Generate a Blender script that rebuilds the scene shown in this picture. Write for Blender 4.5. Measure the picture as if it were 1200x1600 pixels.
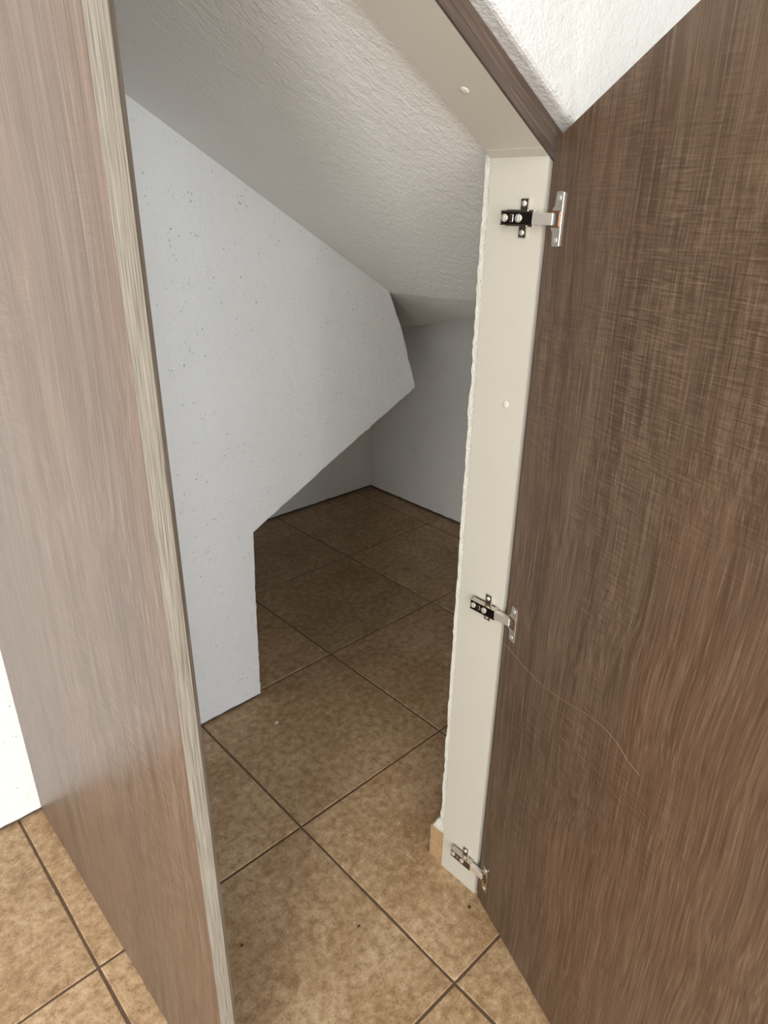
import bpy, bmesh, math, random
from mathutils import Vector, Matrix, noise as mn
from mathutils.geometry import tessellate_polygon

random.seed(7)
for o in list(bpy.data.objects):
    bpy.data.objects.remove(o)
SC = bpy.context.scene
COL = SC.collection

# ------------------------------------------------------------------ camera
# world frame: x runs along the closet front, y runs into the closet, z is up (metres)
F_PX, YAW, PITCH, ROLL = 1065.57, 0.760129, 0.422991, 0.0171334
CAM = Vector((-0.62403, -0.90432, 1.25264))
fh = Vector((math.sin(YAW), math.cos(YAW), 0)); rh = Vector((math.cos(YAW), -math.sin(YAW), 0)); up = Vector((0, 0, 1))
fw = fh * math.cos(PITCH) - up * math.sin(PITCH)
u2 = up * math.cos(PITCH) + fh * math.sin(PITCH)
rt = rh * math.cos(ROLL) + u2 * math.sin(ROLL)
u3 = u2 * math.cos(ROLL) - rh * math.sin(ROLL)
cam = bpy.data.cameras.new('camera')
cam.sensor_fit = 'VERTICAL'; cam.sensor_height = 24.0; cam.lens = F_PX / 1600 * 24.0
cam.clip_start = 0.02
camo = bpy.data.objects.new('camera', cam); COL.objects.link(camo)
M = Matrix(((rt.x, u3.x, -fw.x, CAM.x), (rt.y, u3.y, -fw.y, CAM.y), (rt.z, u3.z, -fw.z, CAM.z), (0, 0, 0, 1)))
camo.matrix_world = M
SC.camera = camo

# ------------------------------------------------------------------ world, daylight, exposure
w = bpy.data.worlds.new('world'); SC.world = w; w.use_nodes = True
bg = w.node_tree.nodes['Background']
bg.inputs[0].default_value = (0.80, 0.90, 1.0, 1); bg.inputs[1].default_value = 0.6
SC.view_settings.view_transform = 'Standard'
SC.view_settings.look = 'None'
SC.view_settings.gamma = 1.0
SC.view_settings.use_curve_mapping = False
SC.view_settings.exposure = -0.29

def window_light(name, loc, target, sx, sz, power, col):
    l = bpy.data.lights.new(name, 'AREA'); l.shape = 'RECTANGLE'; l.size = sx; l.size_y = sz
    l.energy = power; l.color = col
    o = bpy.data.objects.new(name, l); COL.objects.link(o)
    o.location = loc
    o.rotation_euler = (Vector(target) - Vector(loc)).to_track_quat('-Z', 'Y').to_euler()
    return o
# daylight through the glazed door behind the camera and the window in the side wall
window_light('daylight_rear', (-1.05, -3.13, 1.25), (-1.05, 0, 1.25), 1.5, 2.1, 84, (0.95, 0.985, 1.0))
window_light('daylight_side', (-3.13, -2.55, 1.25), (0, -2.55, 1.25), 1.0, 2.1, 134, (1.0, 0.985, 0.955))

# ------------------------------------------------------------------ materials
def mat(name):
    m = bpy.data.materials.new(name); m.use_nodes = True
    nt = m.node_tree
    return m, nt, nt.nodes['Principled BSDF']

def nd(nt, t, **kw):
    n = nt.nodes.new(t)
    for k, v in kw.items():
        setattr(n, k, v)
    return n

def ramp(nt, src, stops):
    r = nd(nt, 'ShaderNodeValToRGB')
    while len(r.color_ramp.elements) < len(stops):
        r.color_ramp.elements.new(0.5)
    for e, (p, c) in zip(r.color_ramp.elements, stops):
        e.position = p; e.color = (c[0], c[1], c[2], 1) if hasattr(c, '__len__') else (c, c, c, 1)
    nt.links.new(src, r.inputs[0])
    return r.outputs[0]

def coords(nt, scale=(1, 1, 1), kind='Object', src=None):
    tc = nd(nt, 'ShaderNodeTexCoord'); mp = nd(nt, 'ShaderNodeMapping')
    mp.inputs['Scale'].default_value = scale
    nt.links.new(src if src else tc.outputs[kind], mp.inputs['Vector'])
    return mp.outputs['Vector']

def noise(nt, vec, scale, detail=4, rough=0.55, dist=0.0):
    n = nd(nt, 'ShaderNodeTexNoise'); n.inputs['Scale'].default_value = scale
    n.inputs['Detail'].default_value = detail; n.inputs['Roughness'].default_value = rough
    n.inputs['Distortion'].default_value = dist
    nt.links.new(vec, n.inputs['Vector'])
    return n.outputs['Fac']

def mix(nt, fac, a, b, mode='MIX'):
    m = nd(nt, 'ShaderNodeMix', data_type='RGBA', blend_type=mode)
    for s, v in ((m.inputs[0], fac), (m.inputs[6], a), (m.inputs[7], b)):
        if hasattr(v, 'is_linked') or isinstance(v, bpy.types.NodeSocket):
            nt.links.new(v, s)
        elif hasattr(v, '__len__'):
            s.default_value = (v[0], v[1], v[2], 1)
        else:
            s.default_value = v
    return m.outputs[2]

def math_n(nt, op, a, b):
    m = nd(nt, 'ShaderNodeMath', operation=op)
    for s, v in ((m.inputs[0], a), (m.inputs[1], b)):
        if isinstance(v, bpy.types.NodeSocket): nt.links.new(v, s)
        else: s.default_value = v
    return m.outputs[0]

def bump(nt, bs, height, strength, dist):
    b = nd(nt, 'ShaderNodeBump'); b.inputs['Strength'].default_value = strength
    b.inputs['Distance'].default_value = dist
    nt.links.new(height, b.inputs['Height']); nt.links.new(b.outputs[0], bs.inputs['Normal'])

def plaster(name, col, coarse=1.0, pores=0.0, rough=0.6, strokes=None, dirt=0.0):
    m, nt, bs = mat(name)
    v = coords(nt)
    n1 = noise(nt, v, 55, 6, 0.6); n2 = noise(nt, v, 210, 4, 0.65)
    h = math_n(nt, 'ADD', n1, math_n(nt, 'MULTIPLY', n2, 0.55))
    if strokes:
        vs = coords(nt, strokes); n3 = noise(nt, vs, 60, 3, 0.6, 0.6)
        h = math_n(nt, 'ADD', h, math_n(nt, 'MULTIPLY', n3, 0.7))
    c = mix(nt, ramp(nt, noise(nt, v, 3.0, 5), [(0.35, 0.0), (0.7, 1.0)]), col, [x * 0.95 for x in col])
    if pores:
        vo = nd(nt, 'ShaderNodeTexVoronoi'); vo.inputs['Scale'].default_value = 95
        vo.inputs['Randomness'].default_value = 1.0
        nt.links.new(v, vo.inputs['Vector'])
        p = ramp(nt, vo.outputs['Distance'], [(0.0, 1.0), (0.20, 0.0)])
        gate = ramp(nt, noise(nt, v, 26, 3), [(0.49, 0.0), (0.62, 1.0)])
        pf = math_n(nt, 'MULTIPLY', p, gate)
        c = mix(nt, math_n(nt, 'MULTIPLY', pf, pores), c, (0.34, 0.31, 0.27))
        h = math_n(nt, 'SUBTRACT', h, math_n(nt, 'MULTIPLY', pf, 1.0))
    if dirt:
        d = ramp(nt, noise(nt, v, 9, 6, 0.7), [(0.52, 0.0), (0.75, 1.0)])
        c = mix(nt, math_n(nt, 'MULTIPLY', d, dirt), c, (0.45, 0.40, 0.33))
    nt.links.new(c, bs.inputs['Base Color'])
    bs.inputs['Roughness'].default_value = rough
    bs.inputs['Specular IOR Level'].default_value = 0.4
    bump(nt, bs, h, 0.55 * coarse, 0.003)
    return m

def plain(name, col, rough=0.5, metal=0.0, bumpy=0.0, var=0.06, scale=40):
    m, nt, bs = mat(name)
    v = coords(nt)
    n = noise(nt, v, scale, 4)
    nt.links.new(mix(nt, n, [x * (1 - var) for x in col], [x * (1 + var) for x in col]), bs.inputs['Base Color'])
    bs.inputs['Roughness'].default_value = rough; bs.inputs['Metallic'].default_value = metal
    if bumpy:
        bump(nt, bs, noise(nt, v, scale * 8, 3), bumpy, 0.0006)
    return m

def wood(name, dark, mid, light, rough=0.42, cross=1.0, seed=0.0, red=(0.165, 0.083, 0.048), wobble=0.06, fs=(420, 9.0), grain=1.0):
    """Sawn-oak laminate: grain along local z, faint saw marks across it (local x is the board's width)."""
    m, nt, bs = mat(name)
    tc = nd(nt, 'ShaderNodeTexCoord')
    off = nd(nt, 'ShaderNodeVectorMath', operation='ADD'); off.inputs[1].default_value = (seed, seed * 1.7, seed * 0.6)
    nt.links.new(tc.outputs['Object'], off.inputs[0]); base = off.outputs[0]
    # bend the grain a little
    wob = nd(nt, 'ShaderNodeTexNoise'); wob.inputs['Scale'].default_value = 2.2; wob.inputs['Detail'].default_value = 2
    nt.links.new(coords(nt, (1, 1, 0.8), src=base), wob.inputs['Vector'])
    sub = nd(nt, 'ShaderNodeVectorMath', operation='MULTIPLY_ADD')
    sub.inputs[1].default_value = (wobble, wobble, 0.0); nt.links.new(wob.outputs['Color'], sub.inputs[0]); nt.links.new(base, sub.inputs[2])
    g = sub.outputs[0]
    broad = noise(nt, coords(nt, (14, 14, 0.9), src=g), 1.0, 4, 0.55)
    med = noise(nt, coords(nt, (70, 70, 3.0), src=g), 1.0, 4, 0.6)
    fine = noise(nt, coords(nt, (fs[0], fs[0], fs[1]), src=g), 1.0, 3, 0.6)
    saw = noise(nt, coords(nt, (26, 26, 430), src=base), 1.0, 3, 0.6)
    sawgate = ramp(nt, noise(nt, coords(nt, (3, 3, 2.2), src=base), 1.0, 3), [(0.42, 0.0), (0.62, 1.0)])
    c = mix(nt, ramp(nt, broad, [(0.34, 0.0), (0.66, 1.0)]), dark, mid)
    c = mix(nt, ramp(nt, med, [(0.42, 0.0), (0.75, 0.75)]), c, light)
    c = mix(nt, math_n(nt, 'MULTIPLY', ramp(nt, noise(nt, coords(nt, (5, 5, 1.0), src=g), 1.0, 3), [(0.46, 0.0), (0.68, 1.0)]), 0.40), c, red)
    c = mix(nt, ramp(nt, fine, [(0.30, 0.60 * grain), (0.52, 0.0)]), c, [x * 0.45 for x in dark])
    c = mix(nt, ramp(nt, fine, [(0.54, 0.0), (0.76, 0.62)]), c, [x * 1.5 for x in light])
    sg = math_n(nt, 'MULTIPLY', sawgate, cross)
    c = mix(nt, math_n(nt, 'MULTIPLY', ramp(nt, saw, [(0.36, 0.55), (0.50, 0.0)]), sg), c, [x * 0.55 for x in dark])
    c = mix(nt, math_n(nt, 'MULTIPLY', ramp(nt, saw, [(0.54, 0.0), (0.74, 0.55)]), sg), c, [x * 1.45 for x in light])
    nt.links.new(c, bs.inputs['Base Color'])
    bs.inputs['Roughness'].default_value = rough
    h = math_n(nt, 'ADD', fine, math_n(nt, 'MULTIPLY', saw, 0.5))
    bump(nt, bs, h, 0.35, 0.0006)
    return m

def tile_mat():
    m, nt, bs = mat('tile_ceramic')
    tc = nd(nt, 'ShaderNodeTexCoord'); oi = nd(nt, 'ShaderNodeObjectInfo')
    off = nd(nt, 'ShaderNodeVectorMath', operation='MULTIPLY_ADD')
    comb = nd(nt, 'ShaderNodeCombineXYZ'); nt.links.new(oi.outputs['Random'], comb.inputs[0]); nt.links.new(oi.outputs['Random'], comb.inputs[1])
    off.inputs[1].default_value = (37, 91, 0); nt.links.new(comb.outputs[0], off.inputs[0]); nt.links.new(tc.outputs['Object'], off.inputs[2])
    v = off.outputs[0]
    cloud = noise(nt, v, 5.5, 6, 0.62, 0.3)
    spot = noise(nt, v, 52, 7, 0.72)
    grit = noise(nt, v, 260, 3, 0.7)
    c = mix(nt, ramp(nt, cloud, [(0.34, 0.0), (0.68, 1.0)]), (0.345, 0.218, 0.112), (0.500, 0.352, 0.208))
    c = mix(nt, ramp(nt, spot, [(0.36, 0.65), (0.52, 0.0)]), c, (0.18, 0.095, 0.040))
    c = mix(nt, ramp(nt, spot, [(0.53, 0.0), (0.70, 0.7)]), c, (0.60, 0.475, 0.325))
    c = mix(nt, ramp(nt, grit, [(0.34, 0.7), (0.45, 0.0)]), c, (0.15, 0.08, 0.035))
    st = ramp(nt, noise(nt, v, 12, 7, 0.75, 0.8), [(0.57, 0.0), (0.68, 0.65)])
    c = mix(nt, st, c, (0.20, 0.115, 0.05))
    br = nd(nt, 'ShaderNodeHueSaturation'); nt.links.new(c, br.inputs['Color'])
    mr = nd(nt, 'ShaderNodeMapRange'); nt.links.new(oi.outputs['Random'], mr.inputs[0]); mr.inputs[3].default_value = 0.93; mr.inputs[4].default_value = 1.06
    nt.links.new(mr.outputs[0], br.inputs['Value'])
    nt.links.new(br.outputs[0], bs.inputs['Base Color'])
    rg = ramp(nt, spot, [(0.3, 0.38), (0.7, 0.52)])
    nt.links.new(rg, bs.inputs['Roughness'])
    bs.inputs['Specular IOR Level'].default_value = 0.4
    bump(nt, bs, math_n(nt, 'ADD', spot, math_n(nt, 'MULTIPLY', grit, 0.4)), 0.22, 0.0012)
    return m

MAT = dict(
    wall=plaster('plaster_white', (0.815, 0.825, 0.825), 1.7, pores=0.45),
    soffit=plaster('plaster_soffit', (0.85, 0.85, 0.825), 1.5, rough=0.45, strokes=(0.5, 1.6, 1.0)),
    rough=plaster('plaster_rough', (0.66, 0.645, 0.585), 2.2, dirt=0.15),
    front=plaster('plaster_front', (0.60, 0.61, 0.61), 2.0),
    inner=plaster('plaster_inner', (0.79, 0.775, 0.75), 0.6, dirt=0.15),
    room=plaster('plaster_room', (0.82, 0.815, 0.80), 0.6),
    wood=wood('sawn_oak_laminate', (0.080, 0.048, 0.030), (0.122, 0.079, 0.050), (0.172, 0.119, 0.079)),
    wood_panel=wood('sawn_oak_panel', (0.100, 0.066, 0.047), (0.150, 0.102, 0.074), (0.205, 0.150, 0.112), rough=0.36, seed=3.1),
    fascia=wood('dark_oak_fascia', (0.055, 0.038, 0.029), (0.085, 0.060, 0.046), (0.125, 0.092, 0.070), cross=0.0, seed=5.3, red=(0.09, 0.055, 0.04), wobble=0.01),
    band=wood('pale_edge_band', (0.20, 0.175, 0.140), (0.245, 0.220, 0.185), (0.27, 0.25, 0.215), cross=0.0, seed=8.2, red=(0.19, 0.145, 0.100), wobble=0.002, fs=(900, 14.0), grain=1.6),
    lining=wood('edge_lining', (0.115, 0.092, 0.070), (0.175, 0.145, 0.115), (0.235, 0.200, 0.165), cross=0.0, seed=9.7, red=(0.15, 0.11, 0.085), wobble=0.004),
    cream=plain('cream_laminate', (0.52, 0.50, 0.435), 0.38, var=0.03, scale=6),
    cap=plain('white_cap', (0.62, 0.60, 0.54), 0.35, var=0.02),
    tile=tile_mat(),
    skirt=plain('skirting_tile', (0.40, 0.265, 0.14), 0.45, var=0.35, scale=70, bumpy=0.4),
    grout=plain('grout_brown', (0.115, 0.072, 0.045), 0.85, var=0.35, scale=60, bumpy=0.6),
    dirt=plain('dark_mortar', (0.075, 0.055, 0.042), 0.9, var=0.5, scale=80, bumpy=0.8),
    nickel=plain('nickel_steel', (0.66, 0.62, 0.56), 0.24, 1.0, var=0.05),
    nickel_dark=plain('dark_nickel', (0.20, 0.19, 0.18), 0.22, 1.0, var=0.1),
    bright=plain('bright_nickel', (0.95, 0.92, 0.86), 0.55, 1.0, var=0.03),
    copper=plain('copper_cup', (0.34, 0.17, 0.09), 0.3, 1.0, var=0.1),
    scratch=plain('pale_scratch', (0.30, 0.22, 0.145), 0.6, var=0.1),
    crumb=plain('pale_crumb', (0.70, 0.64, 0.55), 0.8, var=0.1),
    crumb_dark=plain('dark_crumb', (0.04, 0.025, 0.015), 0.8, var=0.1),
    glass_frame=plain('white_frame', (0.8, 0.8, 0.79), 0.35, var=0.02),
)

# ------------------------------------------------------------------ helpers
def tag(o, label=None, cat=None, kind=None, group=None):
    if label: o['label'] = label
    if cat: o['category'] = cat
    if kind: o['kind'] = kind
    if group: o['group'] = group
    return o

def empty(name, loc=(0, 0, 0), rz=0.0):
    o = bpy.data.objects.new(name, None); COL.objects.link(o)
    o.location = loc; o.rotation_euler = (0, 0, rz); o.empty_display_size = 0.1
    return o

def link(name, bm, material, parent=None, smooth=False, normals=True):
    if normals: bmesh.ops.recalc_face_normals(bm, faces=bm.faces)
    me = bpy.data.meshes.new(name); bm.to_mesh(me); bm.free()
    me.materials.append(MAT[material])
    if smooth:
        for p in me.polygons: p.use_smooth = True
    o = bpy.data.objects.new(name, me); COL.objects.link(o)
    if parent: o.parent = parent
    return o

def box(bm, x0, x1, y0, y1, z0, z1, bev=0.0, seg=2):
    vs = [bm.verts.new((x, y, z)) for x in (x0, x1) for y in (y0, y1) for z in (z0, z1)]
    q = [(0, 1, 3, 2), (4, 6, 7, 5), (0, 4, 5, 1), (2, 3, 7, 6), (0, 2, 6, 4), (1, 5, 7, 3)]
    fs = [bm.faces.new([vs[i] for i in f]) for f in q]
    if bev:
        es = list({e for f in fs for e in f.edges})
        bmesh.ops.bevel(bm, geom=es, offset=bev, segments=seg, affect='EDGES', profile=0.5)

def cyl(bm, c, axis, r, h, n=20, dome=0.0):
    """Disc-based cylinder from c along axis; dome > 0 rounds the far end."""
    a = Vector(axis).normalized(); t = a.orthogonal().normalized(); b = a.cross(t); c = Vector(c)
    rings = [(0.0, r), (h, r)] if not dome else [(0, r), (h, r), (h + dome * 0.6, r * 0.78), (h + dome, r * 0.35)]
    rv = []
    for d, rr in rings:
        rv.append([bm.verts.new(c + a * d + (t * math.cos(2 * math.pi * k / n) + b * math.sin(2 * math.pi * k / n)) * rr) for k in range(n)])
    for p, q in zip(rv, rv[1:]):
        for k in range(n):
            bm.faces.new((p[k], p[(k + 1) % n], q[(k + 1) % n], q[k]))
    bm.faces.new(rv[0][::-1]); bm.faces.new(rv[-1])

def prism(bm, poly, y0, y1):
    """Polygon in x,z extruded along y."""
    a = [bm.verts.new((x, y0, z)) for x, z in poly]; b = [bm.verts.new((x, y1, z)) for x, z in poly]
    n = len(poly)
    bm.faces.new(a); bm.faces.new(b[::-1])
    for i in range(n):
        bm.faces.new((a[i], b[i], b[(i + 1) % n], a[(i + 1) % n]))

def rough_outline(poly, flags, step, amp, seed):
    """Subdivide the flagged edges of an x,z polygon and waver them sideways; returns points with outward normals."""
    out = []; n = len(poly)
    area = sum(poly[i][0] * poly[(i + 1) % n][1] - poly[(i + 1) % n][0] * poly[i][1] for i in range(n))
    sgn = 1 if area > 0 else -1
    for i in range(n):
        p = Vector(poly[i]); q = Vector(poly[(i + 1) % n]); d = (q - p); L = d.length; d.normalize()
        nn = Vector((d.y, -d.x)) * sgn
        k = max(1, int(L / step)) if flags[i] else 1
        for j in range(k):
            t = j / k; P = p + (q - p) * t
            if flags[i] and j > 0:
                s = seed + P.x * 31 + P.y * 57
                P = P + nn * (mn.noise(Vector((s * 0.9, seed, 0))) * amp + mn.noise(Vector((s * 3.1, seed, 4))) * amp * 0.45)
            if j == 0:
                pp = Vector(poly[i - 1]); dp = (p - pp).normalized(); n0 = Vector((dp.y, -dp.x)) * sgn
                v = (nn + n0); v = v / max(0.35, v.length_squared / 2)
            else:
                v = nn
            out.append((P, v))
    return out

def rough_slab(bm, poly, flags, y0, y1, r, step=0.012, amp=0.002, seed=1.0, seg=3):
    """Plaster slab: wavering outline with a rounded arris on the y0 side."""
    o = rough_outline(poly, flags, step, amp, seed)
    rings = []
    for k in range(seg + 1):
        a = k / seg * math.pi / 2
        ins = r * (1 - math.sin(a)); dy = r * (1 - math.cos(a))
        rings.append([bm.verts.new((P.x - v.x * ins, y0 + dy * (1 if y1 > y0 else -1), P.y - v.y * ins)) for P, v in o])
    rings.append([bm.verts.new((P.x, y1, P.y)) for P, v in o])
    n = len(o)
    for p, q in zip(rings, rings[1:]):
        for k in range(n):
            bm.faces.new((p[k], p[(k + 1) % n], q[(k + 1) % n], q[k]))
    for ring in (rings[0], rings[-1]):
        for t in tessellate_polygon([[Vector((v.co.x, v.co.z, 0)) for v in ring]]):
            bm.faces.new([ring[k] for k in t])

# ------------------------------------------------------------------ dimensions
TILE = 0.45
YW = 0.428                                   # face of the stair wall that closes the cupboard's left rear
YB, XR = 1.372, 1.447                        # rear and right walls of the deep recess
XJ, YJ0, YJ1 = 0.158, -0.361, -0.2735        # door jamb: left face, front edge, rear edge
XP0, XP1 = -0.403, -0.379                    # side panel faces
soff = lambda x: 1.4219 - 0.5763 * x         # sloping soffit
head = lambda x: 1.4000 - 0.5690 * x         # underside of the sloping header
lip = lambda x: 1.4334 - 0.5500 * x          # lower edge of the plaster above the header

# ------------------------------------------------------------------ floor with its tiles
bm = bmesh.new(); box(bm, -3.2, 2.25, -3.2, 1.6, -0.06, -0.0022)
floor = tag(link('floor', bm, 'grout'), 'tan mottled ceramic tile floor with dark brown joints', 'floor', 'structure')

def tile_mesh(seed):
    rnd = random.Random(seed); bm = bmesh.new(); g = 0.0024; n = 6
    lo, hi = g, TILE - g
    ring = []
    for s in range(4):
        for k in range(n):
            t = lo + (hi - lo) * k / n; j = rnd.uniform(-0.0006, 0.0006) if k else 0
            ring.append([(t, lo + j), (hi + j, t), (hi - t + lo, hi + j), (lo + j, hi - t + lo)][s])
    c = TILE / 2
    def rr(ins, z):
        return [bm.verts.new((x + (c - x) / c * ins, y + (c - y) / c * ins, z)) for x, y in ring]
    a, b, d = rr(0, -0.010), rr(0, -0.0014), rr(0.0018, 0.0)
    for p, q in ((a, b), (b, d)):
        for k in range(len(ring)):
            bm.faces.new((p[k], p[(k + 1) % len(ring)], q[(k + 1) % len(ring)], q[k]))
    bm.faces.new(d)
    me = bpy.data.meshes.new('tile'); bm.to_mesh(me); bm.free(); me.materials.append(MAT['tile'])
    return me
tms = [tile_mesh(s) for s in range(4)]
for i in range(-7, 5):
    for j in range(-7, 4):
        if j >= 1 and (i < 0 or i > 3): continue
        if i > 3 and j > -2: continue
        o = bpy.data.objects.new('tile', tms[(i * 7 + j * 3) % 4]); COL.objects.link(o)
        o.location = (i * TILE, j * TILE, 0); o.parent = floor

# ------------------------------------------------------------------ stair wall with the raking opening
WB = 0.007
wp = [(-3.2, WB), (0.183, WB), (0.1885, 0.30), (0.1955, 0.5010), (0.4518, 0.6300), (0.760, 0.7804), (0.6985, 0.950), (0.652, 1.0465), (0.652, 2.69), (-3.2, 2.69)]
fl = [1, 1, 1, 1, 1, 1, 1, 0, 0, 0]
bm = bmesh.new(); rough_slab(bm, wp, fl, YW, YB, 0.004, 0.014, 0.0026, 3.0)
wl = tag(link('wall_left', bm, 'wall'), 'white pitted plaster stair wall with a raking cut-out', 'wall', 'structure')
bm = bmesh.new(); box(bm, -3.19, 0.176, YW + 0.003, YB - 0.02, -0.001, 0.012)
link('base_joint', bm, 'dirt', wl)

# soffit of the upper flight: a slab that ends in a slightly skewed crease
crease = [(-0.2735, 0.628), (0.1299, 0.6335), (0.2639, 0.6455), (YW, 0.652)]
bm = bmesh.new()
rows = []
for y, xe in crease:
    rows.append([bm.verts.new((x, y, soff(x) + dz)) for x, dz in ((-2.2, 0), (xe, 0), (xe, 0.16), (-2.2, 0.16))])
for p, q in zip(rows, rows[1:]):
    for k in range(4): bm.faces.new((p[k], p[(k + 1) % 4], q[(k + 1) % 4], q[k]))
bm.faces.new(rows[0]); bm.faces.new(rows[-1][::-1])
tag(link('ceiling_soffit', bm, 'soffit'), 'white rough plaster soffit sloping down under the stair flight', 'soffit', 'structure')

# underside of the turning steps: a steep face dropping from the crease, then a flatter soffit to the right wall
Q1, Q2 = Vector((0.8894, 0.428, 0.9515)), Vector((0.7305, 0.1299, 1.0180))
bm = bmesh.new(); N = 12; rows_lo, rows_hi = [], []
for a in range(N + 1):
    y = -0.2735 + (YB + 0.2735) * a / N
    t = min(1.3, (0.428 - y) / 0.2981)
    if y <= 0.428:
        c = Vector((0.652 - 0.0185 * t, y, 1.0465 + 0.0103 * t)); e = Vector((Q1.x + (Q2.x - Q1.x) * t, y, Q1.z + (Q2.z - Q1.z) * t))
    else:
        c = Vector((0.652 - 0.0185 * t, y, 1.0465 + 0.0103 * t)); e = Vector((Q1.x + (Q2.x - Q1.x) * t, y, Q1.z + (Q2.z - Q1.z) * t))
    r = Vector((XR + 0.01, y, e.z + 0.04))
    rows_lo.append([bm.verts.new(p) for p in (c, c.lerp(e, 0.5), e, e.lerp(r, 0.5), r)])
    rows_hi.append([bm.verts.new((p.co.x, p.co.y, 1.16)) for p in rows_lo[-1]])
for a in range(N):
    for b in range(4):
        bm.faces.new((rows_lo[a][b], rows_lo[a + 1][b], rows_lo[a + 1][b + 1], rows_lo[a][b + 1]))
        bm.faces.new((rows_hi[a][b], rows_hi[a][b + 1], rows_hi[a + 1][b + 1], rows_hi[a + 1][b]))
    for b in (0, 4):
        bm.faces.new((rows_lo[a][b], rows_hi[a][b], rows_hi[a + 1][b], rows_lo[a + 1][b]))
for a in (0, N):
    for b in range(4):
        bm.faces.new((rows_lo[a][b], rows_lo[a][b + 1], rows_hi[a][b + 1], rows_hi[a][b]))
tag(link('ceiling_winder', bm, 'soffit'), 'grey plaster face dropping from the soffit under the turning steps', 'soffit', 'structure')

# deep recess walls
bm = bmesh.new(); rough_slab(bm, [(0.15, 0.010), (XR + 0.1, 0.010), (XR + 0.1, 1.7), (0.15, 1.7)], [1, 0, 0, 0], YB, YB + 0.1, 0.003, 0.02, 0.004, 9.0)
wb = tag(link('wall_back', bm, 'inner'), 'shaded plaster wall at the rear of the recess', 'wall', 'structure')
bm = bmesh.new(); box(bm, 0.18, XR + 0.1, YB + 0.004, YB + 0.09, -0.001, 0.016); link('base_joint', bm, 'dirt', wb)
bm = bmesh.new(); rough_slab(bm, [(-YB, 0.010), (0.26, 0.010), (0.26, 1.7), (-YB, 1.7)], [1, 0, 0, 0], 0.0, 0.1, 0.003, 0.02, 0.003, 5.0)
bmesh.ops.transform(bm, matrix=Matrix(((0, 1, 0, XR), (-1, 0, 0, 0), (0, 0, 1, 0), (0, 0, 0, 1))), verts=bm.verts)
wr = tag(link('wall_right', bm, 'inner'), 'shaded plaster wall along the right of the recess', 'wall', 'structure')
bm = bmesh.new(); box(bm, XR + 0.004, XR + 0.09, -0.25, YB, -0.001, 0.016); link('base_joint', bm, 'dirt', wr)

# front wall: plaster that oversails the header with a rounded lower edge
xa, xb = 0.215, (1.4334 - 2.69) / 0.55
bm = bmesh.new()
rough_slab(bm, [(xa, 0.0), (2.25, 0.0), (2.25, 2.69), (xb, 2.69), (xa, lip(xa))], [0, 0, 0, 1, 0], -0.387, YJ1, 0.007, 0.010, 0.0028, 12.0, 3)
tag(link('wall_front', bm, 'front', smooth=False), 'bright white plaster wall above the sloping header', 'wall', 'structure')

# pier of rough plaster right behind the jamb
pier = [(0.1605, 0.090), (0.168, 0.086), (0.168, 0.0), (1.44, 0.0), (1.44, 0.55), (0.64, 1.04), (0.1605, soff(0.1605) - 0.002)]
bm = bmesh.new()
# wavering along y: build as vertical stack of rings
zs = [0.0862 + (1.325 - 0.0862) * k / 240 for k in range(241)]
prev = None
for k, z in enumerate(zs):
    s = z * 60
    yb = -0.2588 + mn.noise(Vector((s * 0.35, 1, 2))) * 0.0022 + mn.noise(Vector((s * 1.3, 5, 2))) * 0.0015 + mn.noise(Vector((s * 4.1, 3, 2))) * 0.0010
    if z < 0.125: yb += (0.125 - z) / 0.04 * 0.020
    xo = 0.1600 + mn.noise(Vector((s * 0.8, 8, 2))) * 0.0012
    ring = [bm.verts.new(p) for p in ((xo + 0.0005, YJ1 + 0.0004, z), (xo, yb - 0.003, z), (xo + 0.003, yb, z), (0.26, -0.235, z), (0.26, YJ1 + 0.0004, z))]
    if prev:
        for a in range(5): bm.faces.new((prev[a], prev[(a + 1) % 5], ring[(a + 1) % 5], ring[a]))
    else:
        bm.faces.new(ring[::-1])
    prev = ring
bm.faces.new(prev)
box(bm, 0.26, XR, YJ1 + 0.0004, -0.235, 0.0, 0.60)
prism(bm, [(0.26, 0.60), (XR, 0.60), (1.40, 0.62), (0.64, 1.03), (0.26, soff(0.26) - 0.003)], YJ1 + 0.0004, -0.235)
box(bm, 0.176, 0.26, YJ1 + 0.0004, -0.245, 0.0, 0.087)
tag(link('wall_pier', bm, 'rough'), 'ragged white plaster wall end just behind the cream jamb', 'wall', 'structure')

# skirting tile at the foot of the pier
bm = bmesh.new(); box(bm, 0.1600, 0.1755, YJ1 + 0.001, -0.236, 0.0, 0.0858, 0.0015)
bs_ = tag(link('baseboard_right', bm, 'skirt'), 'small terracotta skirting tile at the foot of the jamb', 'skirting tile', 'structure')

# ------------------------------------------------------------------ door frame: jamb board and sloping header
jam = empty('trim_1', (XJ, YJ0, 0)); tag(jam, 'upright cream laminate jamb board beside the hinged door', 'door jamb', 'structure')
bm = bmesh.new(); prism(bm, [(0, 0), (0.018, 0), (0.018, head(XJ + 0.018)), (0, head(XJ))], 0, YJ1 - YJ0)
link('board', bm, 'cream', jam)
bm = bmesh.new(); prism(bm, [(0.010, 0), (0.056, 0), (0.056, lip(XJ + 0.056) - 0.001), (0.010, lip(XJ + 0.010) - 0.001)], -0.0035, 0.0)
tag(link('front_edge', bm, 'fascia', jam), 'dark brown wood front edge')
for dy, z in ((-0.3305, 0.995), ):
    bm = bmesh.new(); cyl(bm, (0.0, dy - YJ0, z), (-1, 0, 0), 0.0052, 0.0006, 20, 0.0007); link('screw_cap', bm, 'cap', jam, True)

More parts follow.
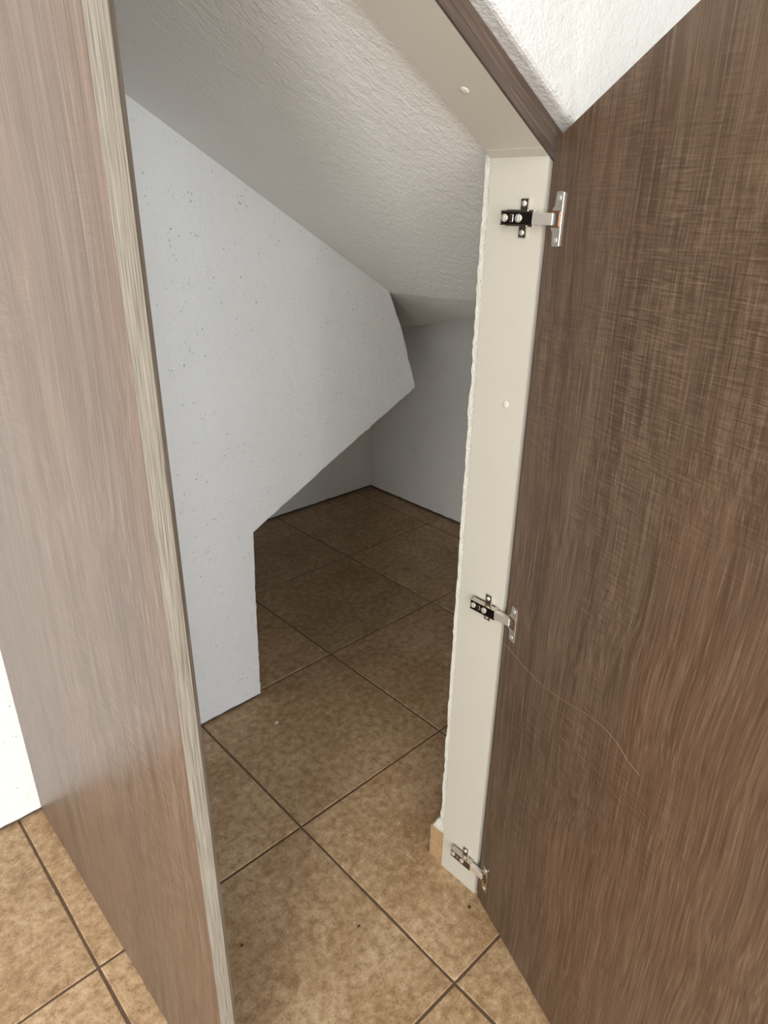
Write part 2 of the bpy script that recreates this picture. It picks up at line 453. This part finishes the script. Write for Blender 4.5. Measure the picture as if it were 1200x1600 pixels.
hd = empty('trim_2', (XJ, YJ0, head(XJ))); tag(hd, 'sloping cream header board with dark brown front edge', 'door header', 'structure')
hx0 = XP1 + 0.001
def hprism(x0, x1, f0, f1, y0, y1):
    bm = bmesh.new()
    prism(bm, [(x0 - XJ, f0(x0) - head(XJ)), (x1 - XJ, f0(x1) - head(XJ)), (x1 - XJ, f1(x1) - head(XJ)), (x0 - XJ, f1(x0) - head(XJ))], y0 - YJ0, y1 - YJ0)
    return bm
link('board', hprism(hx0, 0.1428, head, lambda x: head(x) + 0.0215, YJ0, YJ1), 'cream', hd)
link('end_filler', hprism(0.1432, XJ + 0.017, lambda x: head(x) - 0.0005 if x < XJ else head(XJ) + 0.0003 - 0.569 * (x - XJ), lambda x: head(x) + 0.0215, YJ0, YJ1), 'cream', hd)
tag(link('front_edge', hprism(hx0, XJ + 0.0095, head, lambda x: lip(x) - 0.001, YJ0 - 0.0035, YJ0), 'fascia', hd), 'dark brown wood front edge')
nrm = Vector((-0.569, 0, -1)).normalized()
px = 0.0504
bm = bmesh.new(); cyl(bm, Vector((px - XJ, -0.3144 - YJ0, head(px) - head(XJ))), nrm, 0.0058, 0.0006, 20, 0.0009); link('screw_cap', bm, 'cap', hd, True)

fe = [c for c in hd.children if c.name.startswith('front_edge')][0]
rotm = Matrix.Rotation(math.atan2(0.869, -0.4946), 4, 'Y')      # grain runs down the slope
fe.data.transform(rotm.inverted()); fe.matrix_local = rotm

# ------------------------------------------------------------------ fixed side panel on the left
pn = empty('side_panel', (XP0, -0.3835, 0), math.pi / 2)
tag(pn, 'tall brown wood-grain cupboard side panel with pale front edge', 'panel')
PL = YW - 0.001 + 0.3835      # local x runs along the panel's depth, local -y towards the cupboard
def panel_piece(name, l0, l1, t0, t1, material, cham=0.0):
    bm = bmesh.new()
    top = lambda t: soff(XP0 + t) - 0.012
    vs = []
    for l in (l0, l1):
        for t in (t0, t1):
            ll = l + (cham if (cham and l == l0 and t == t1) else 0)
            for z in (0.002, top(t)):
                vs.append(bm.verts.new((ll, -t, z)))
    for f in [(0, 1, 3, 2), (4, 6, 7, 5), (0, 4, 5, 1), (2, 3, 7, 6), (0, 2, 6, 4), (1, 5, 7, 3)]:
        bm.faces.new([vs[i] for i in f])
    return link(name, bm, material, pn)
panel_piece('board', 0.0012, PL, 0.0, 0.0175, 'wood_panel')
tag(panel_piece('edge_band', 0.0, 0.0012, 0.0003, 0.0175, 'band'), 'pale grey edge band with dark grain dashes')
tag(panel_piece('lining', 0.0005, PL, 0.0177, 0.0240, 'lining', 0.005), 'thin greyish inner lining')

# ------------------------------------------------------------------ the hinged door, standing open
HX, HY = 0.1557, -0.3711
DV = Vector((-0.358546, -0.933512, 0))
ang = math.atan2(DV.y, DV.x)
door = empty('door_1', (HX, HY, 0), ang)      # local x: across the door from the hinge side, local +y: outer side, inner face at y = 0
tag(door, 'open brown wood-grain cupboard door with three metal hinges', 'door', 'structure')
DW = 0.575
dtop = lambda s: 1.3275 + 0.486 * s
bm = bmesh.new()
prism(bm, [(0.0, 0.004), (DW, 0.004), (DW, dtop(DW)), (0.0, dtop(0))], 0.0, 0.018)
bmesh.ops.bevel(bm, geom=list(bm.edges), offset=0.0007, segments=1, affect='EDGES')
link('leaf', bm, 'wood', door)
bm = bmesh.new(); prism(bm, [(-0.0008, 0.005), (-0.0001, 0.005), (-0.0001, dtop(0) - 0.001), (-0.0008, dtop(0) - 0.001)], 0.0006, 0.0174)
tag(link('edge_band', bm, 'fascia', door), 'dark brown edge band')

def to_door(p):
    d = Vector(p) - Vector((HX, HY, 0)); n = Vector((-DV.y, DV.x, 0))
    return Vector((d.dot(DV), d.dot(n), d.z))

def mk_hinge(zc):
    """Cup hinge. Frame of the mounting plate: on the jamb face x = XJ, facing -x."""
    root_c = Vector((XJ, -0.334, zc))
    def W(bm):       # world coordinates -> door local
        for v in bm.verts: v.co = to_door(v.co)
        return bm
    # arm: hollow channel, dark inside, with a slightly lower rear
    bm = bmesh.new()
    x0 = XJ - 0.0030; xt = XJ - 0.0145
    for zz in (zc - 0.0085, zc + 0.0073):
        box(bm, xt, x0, -0.3560, -0.3060, zz, zz + 0.0012)
    box(bm, xt + 0.0012, xt + 0.0022, -0.3560, -0.3060, zc - 0.0075, zc + 0.0075)
    h = link('hinge', W(bm), 'nickel', door); tag(h, 'nickel cup hinge')
    bm = bmesh.new(); box(bm, xt + 0.0004, xt + 0.0013, -0.3555, -0.3085, zc - 0.0070, zc + 0.0070); link('channel', W(bm), 'nickel_dark', h)
    for yy, rr in ((-0.3125, 0.0048), (-0.3345, 0.0050)):
        bm = bmesh.new(); cyl(bm, (xt + 0.0006, yy, zc), (-1, 0, 0), rr, 0.0012, 18, 0.0006)
        box(bm, xt - 0.0016, xt - 0.0010, yy - 0.0005, yy + 0.0005, zc - 0.0028, zc + 0.0028)
        link('screw', W(bm), 'bright', h)
    bm = bmesh.new(); box(bm, xt - 0.0002, xt + 0.0006, -0.3262, -0.3205, zc - 0.0045, zc + 0.0045, 0.0004, 1); link('slider', W(bm), 'nickel', h)
    # cruciform mounting plate with its two tabs
    bm = bmesh.new()
    box(bm, XJ - 0.0030, XJ, -0.3500, -0.3060, zc - 0.0100, zc + 0.0100, 0.0005, 1)
    box(bm, XJ - 0.0032, XJ, -0.3400, -0.3275, zc - 0.0235, zc + 0.0235, 0.0012, 2)
    box(bm, XJ - 0.0085, XJ - 0.003, -0.3420, -0.3090, zc - 0.0068, zc + 0.0068)
    box(bm, XJ - 0.0040, XJ - 0.0030, -0.3400, -0.3385, zc - 0.0235, zc + 0.0235)
    link('mounting_plate', W(bm), 'nickel', h)
    for dz in (-0.0172, 0.0172):
        bm = bmesh.new(); cyl(bm, (XJ - 0.0030, -0.3335, zc + dz), (-1, 0, 0), 0.0036, 0.0006, 16, 0.0012); link('plate_screw', W(bm), 'bright', h, True)
    # link from the arm to the cup: two-plate knuckle
    A = to_door((XJ - 0.0095, -0.3545, zc)); B = Vector((0.0150, -0.0015, zc))
    d = (B - A); d.z = 0; d.normalize(); n = Vector((-d.y, d.x, 0))
    bm = bmesh.new()
    hw = 0.0070; th = 0.0042
    def bar(P, Q, hz, t0, t1):
        vs = [bm.verts.new(R_ + n * t + Vector((0, 0, z))) for R_ in (P, Q) for t in (t0, t1) for z in (-hz, hz)]
        fs = [bm.faces.new([vs[i] for i in f]) for f in [(0, 1, 3, 2), (4, 6, 7, 5), (0, 4, 5, 1), (2, 3, 7, 6), (0, 2, 6, 4), (1, 5, 7, 3)]]
        bmesh.ops.bevel(bm, geom=list({e for f in fs for e in f.edges}), offset=0.0006, segments=1, affect='EDGES')
    bar(A, B, hw, -th, th)
    link('knuckle', bm, 'bright', h)
    # cup and screw flange on the door's inner face (door local: face y = 0, out of it is -y)
    bm = bmesh.new()
    out = [(0.0100, -0.0115), (0.0140, -0.0150), (0.0155, -0.0300), (0.0168, -0.0312), (0.0290, -0.0312), (0.0303, -0.0300),
           (0.0303, 0.0300), (0.0290, 0.0312), (0.0168, 0.0312), (0.0155, 0.0300), (0.0140, 0.0150), (0.0100, 0.0115)]
    a = [bm.verts.new((x, 0.0, zc + z)) for x, z in out]; b = [bm.verts.new((x, -0.0016, zc + z)) for x, z in out]
    c = [bm.verts.new((x + (0.022 - x) * 0.04, -0.0021, zc + z * 0.985)) for x, z in out]
    m = len(out)
    for p, q in ((a, b), (b, c)):
        for k in range(m): bm.faces.new((p[k], p[(k + 1) % m], q[(k + 1) % m], q[k]))
    bm.faces.new(c); bm.faces.new(a[::-1])
    link('cup_flange', bm, 'nickel', h)
    bm = bmesh.new(); box(bm, 0.0105, 0.0275, -0.0030, -0.0018, zc - 0.0095, zc + 0.0095, 0.0008, 1); link('cup', bm, 'copper', h)
    bm = bmesh.new(); box(bm, 0.0125, 0.0262, -0.0034, -0.0029, zc - 0.0072, zc + 0.0072); link('cup_mouth', bm, 'nickel_dark', h)
    for dz in (-0.0235, 0.0235):
        bm = bmesh.new(); cyl(bm, (0.0228, -0.0019, zc + dz), (0, -1, 0), 0.0034, 0.0004, 16, 0.0008); link('flange_screw', bm, 'bright', h, True)
    return h
for zc in (1.2400, 0.6570, 0.0800):
    mk_hinge(zc)

# pale scratch across the inner face, as points in the door's own plane (across, up)
SCR = [(0.0067, 0.6085), (0.0613, 0.6028), (0.1175, 0.6045), (0.1667, 0.6167), (0.2083, 0.6291), (0.2447, 0.6361), (0.273, 0.6324), (0.2935, 0.6231), (0.3171, 0.6198)]
bm = bmesh.new()
prev = None
for k, (s, z) in enumerate(SCR):
    p0 = SCR[max(0, k - 1)]; p1 = SCR[min(len(SCR) - 1, k + 1)]
    t = Vector((p1[0] - p0[0], p1[1] - p0[1])).normalized(); nn = Vector((-t.y, t.x)) * 0.00028
    ring = [bm.verts.new((s + nn.x, 0.0, z + nn.y)), bm.verts.new((s, -0.0003, z)), bm.verts.new((s - nn.x, 0.0, z - nn.y))]
    if prev:
        bm.faces.new((prev[0], prev[1], ring[1], ring[0])); bm.faces.new((prev[1], prev[2], ring[2], ring[1]))
    prev = ring
link('scratch', bm, 'scratch', door)

# ------------------------------------------------------------------ the rest of the room, behind and beside the camera
def wall_with_hole(name, label, u0, u1, h0, h1, z0, z1, place):
    bm = bmesh.new()
    for a, b, c, d in ((u0, h0, 0, 2.69), (h1, u1, 0, 2.69), (h0, h1, 0, z0), (h0, h1, z1, 2.69)):
        if d - c > 0.01: box(bm, a, b, 0.0, 0.12, c, d)
    bmesh.ops.transform(bm, matrix=place, verts=bm.verts)
    return tag(link(name, bm, 'room'), label, 'wall', 'structure')
mrear = Matrix(((1, 0, 0, 0), (0, -1, 0, -3.15), (0, 0, 1, 0), (0, 0, 0, 1)))
mside = Matrix(((0, -1, 0, -3.15), (1, 0, 0, 0), (0, 0, 1, 0), (0, 0, 0, 1)))
wall_with_hole('wall_rear', 'white wall with a glazed door opening behind the viewer', -3.2, 2.25, -1.85, -0.25, 0.15, 2.35, mrear)
wall_with_hole('wall_side', 'white wall with a glazed door opening far left', -3.15, YW, -3.1, -2.0, 0.15, 2.35, mside)
bm = bmesh.new(); box(bm, 2.13, 2.25, -3.15, -0.387, 0, 2.69)
tag(link('wall_far_right', bm, 'room'), 'plain white wall on the far right of the room', 'wall', 'structure')
bm = bmesh.new(); box(bm, -3.3, 2.3, -3.3, 1.6, 2.69, 2.80)
tag(link('ceiling', bm, 'room'), 'plain white ceiling above the room', 'ceiling', 'structure')
for nm, u0, u1, z0, z1, place, lab in (('window_1', -1.85, -0.25, 0.15, 2.35, mrear, 'white framed glazed door behind the viewer'),
                                  ('window_2', -3.1, -2.0, 0.15, 2.35, mside, 'white framed glazed door in the far left wall')):
    e = tag(empty(nm), lab, 'window', 'structure')
    for a, b, c, d in ((u0, u0 + 0.06, z0, z1), (u1 - 0.06, u1, z0, z1), (u0, u1, z0, z0 + 0.06), (u0, u1, z1 - 0.06, z1), ((u0 + u1) / 2 - 0.04, (u0 + u1) / 2 + 0.04, z0, z1)):
        bm = bmesh.new(); box(bm, a, b, 0.05, 0.11, c, d)
        bmesh.ops.transform(bm, matrix=place, verts=bm.verts)
        link('frame', bm, 'glass_frame', e)

# made-up ceiling lamp out of view, added to brighten the floor
lamp = tag(empty('fill_lamp', (-1.85, -1.55, 2.69)), 'added fill lamp, a flush white square on the unseen ceiling', 'lamp')
bm = bmesh.new(); box(bm, -0.30, 0.30, -0.30, 0.30, -0.035, -0.001, 0.006); link('housing', bm, 'glass_frame', lamp)
bm = bmesh.new(); box(bm, -0.28, 0.28, -0.28, 0.28, -0.040, -0.0355, 0.002, 1); link('diffuser', bm, 'cap', lamp)
ll = bpy.data.lights.new('fill_light', 'AREA'); ll.size = 0.55; ll.energy = 24; ll.color = (1.0, 0.97, 0.92)
lo_ = bpy.data.objects.new('fill_light', ll); COL.objects.link(lo_); lo_.parent = lamp; lo_.location = (0, 0, -0.045)

# crumbs of plaster and grit lying on the tiles
def crumb(name, x, y, r, material, label, seed):
    bm = bmesh.new(); bmesh.ops.create_icosphere(bm, subdivisions=2, radius=r)
    for v in bm.verts:
        v.co *= 1 + 0.45 * mn.noise(v.co / r * 1.3 + Vector((seed, 0, 0))); v.co.z *= 0.6; v.co.x *= 1.4
    zmin = min(v.co.z for v in bm.verts)
    o = link(name, bm, material); o.location = (x, y, -zmin); tag(o, label, 'crumb')
crumb('plaster_crumb', 0.150, 0.308, 0.0032, 'crumb', 'tiny pale plaster crumb on the tile beside the stair wall', 1.0)
crumb('grit_crumb', -0.057, -0.258, 0.0022, 'crumb_dark', 'tiny dark grit speck in the middle of the largest tile', 2.0)
crumb('grit_crumb', 0.128, -0.375, 0.0026, 'crumb_dark', 'tiny dark grit speck on the tile at the foot of the jamb', 3.0)
crumb('grit_crumb', -0.2405, -0.140, 0.0022, 'crumb_dark', 'tiny dark grit speck on the tile near the side panel', 4.0)
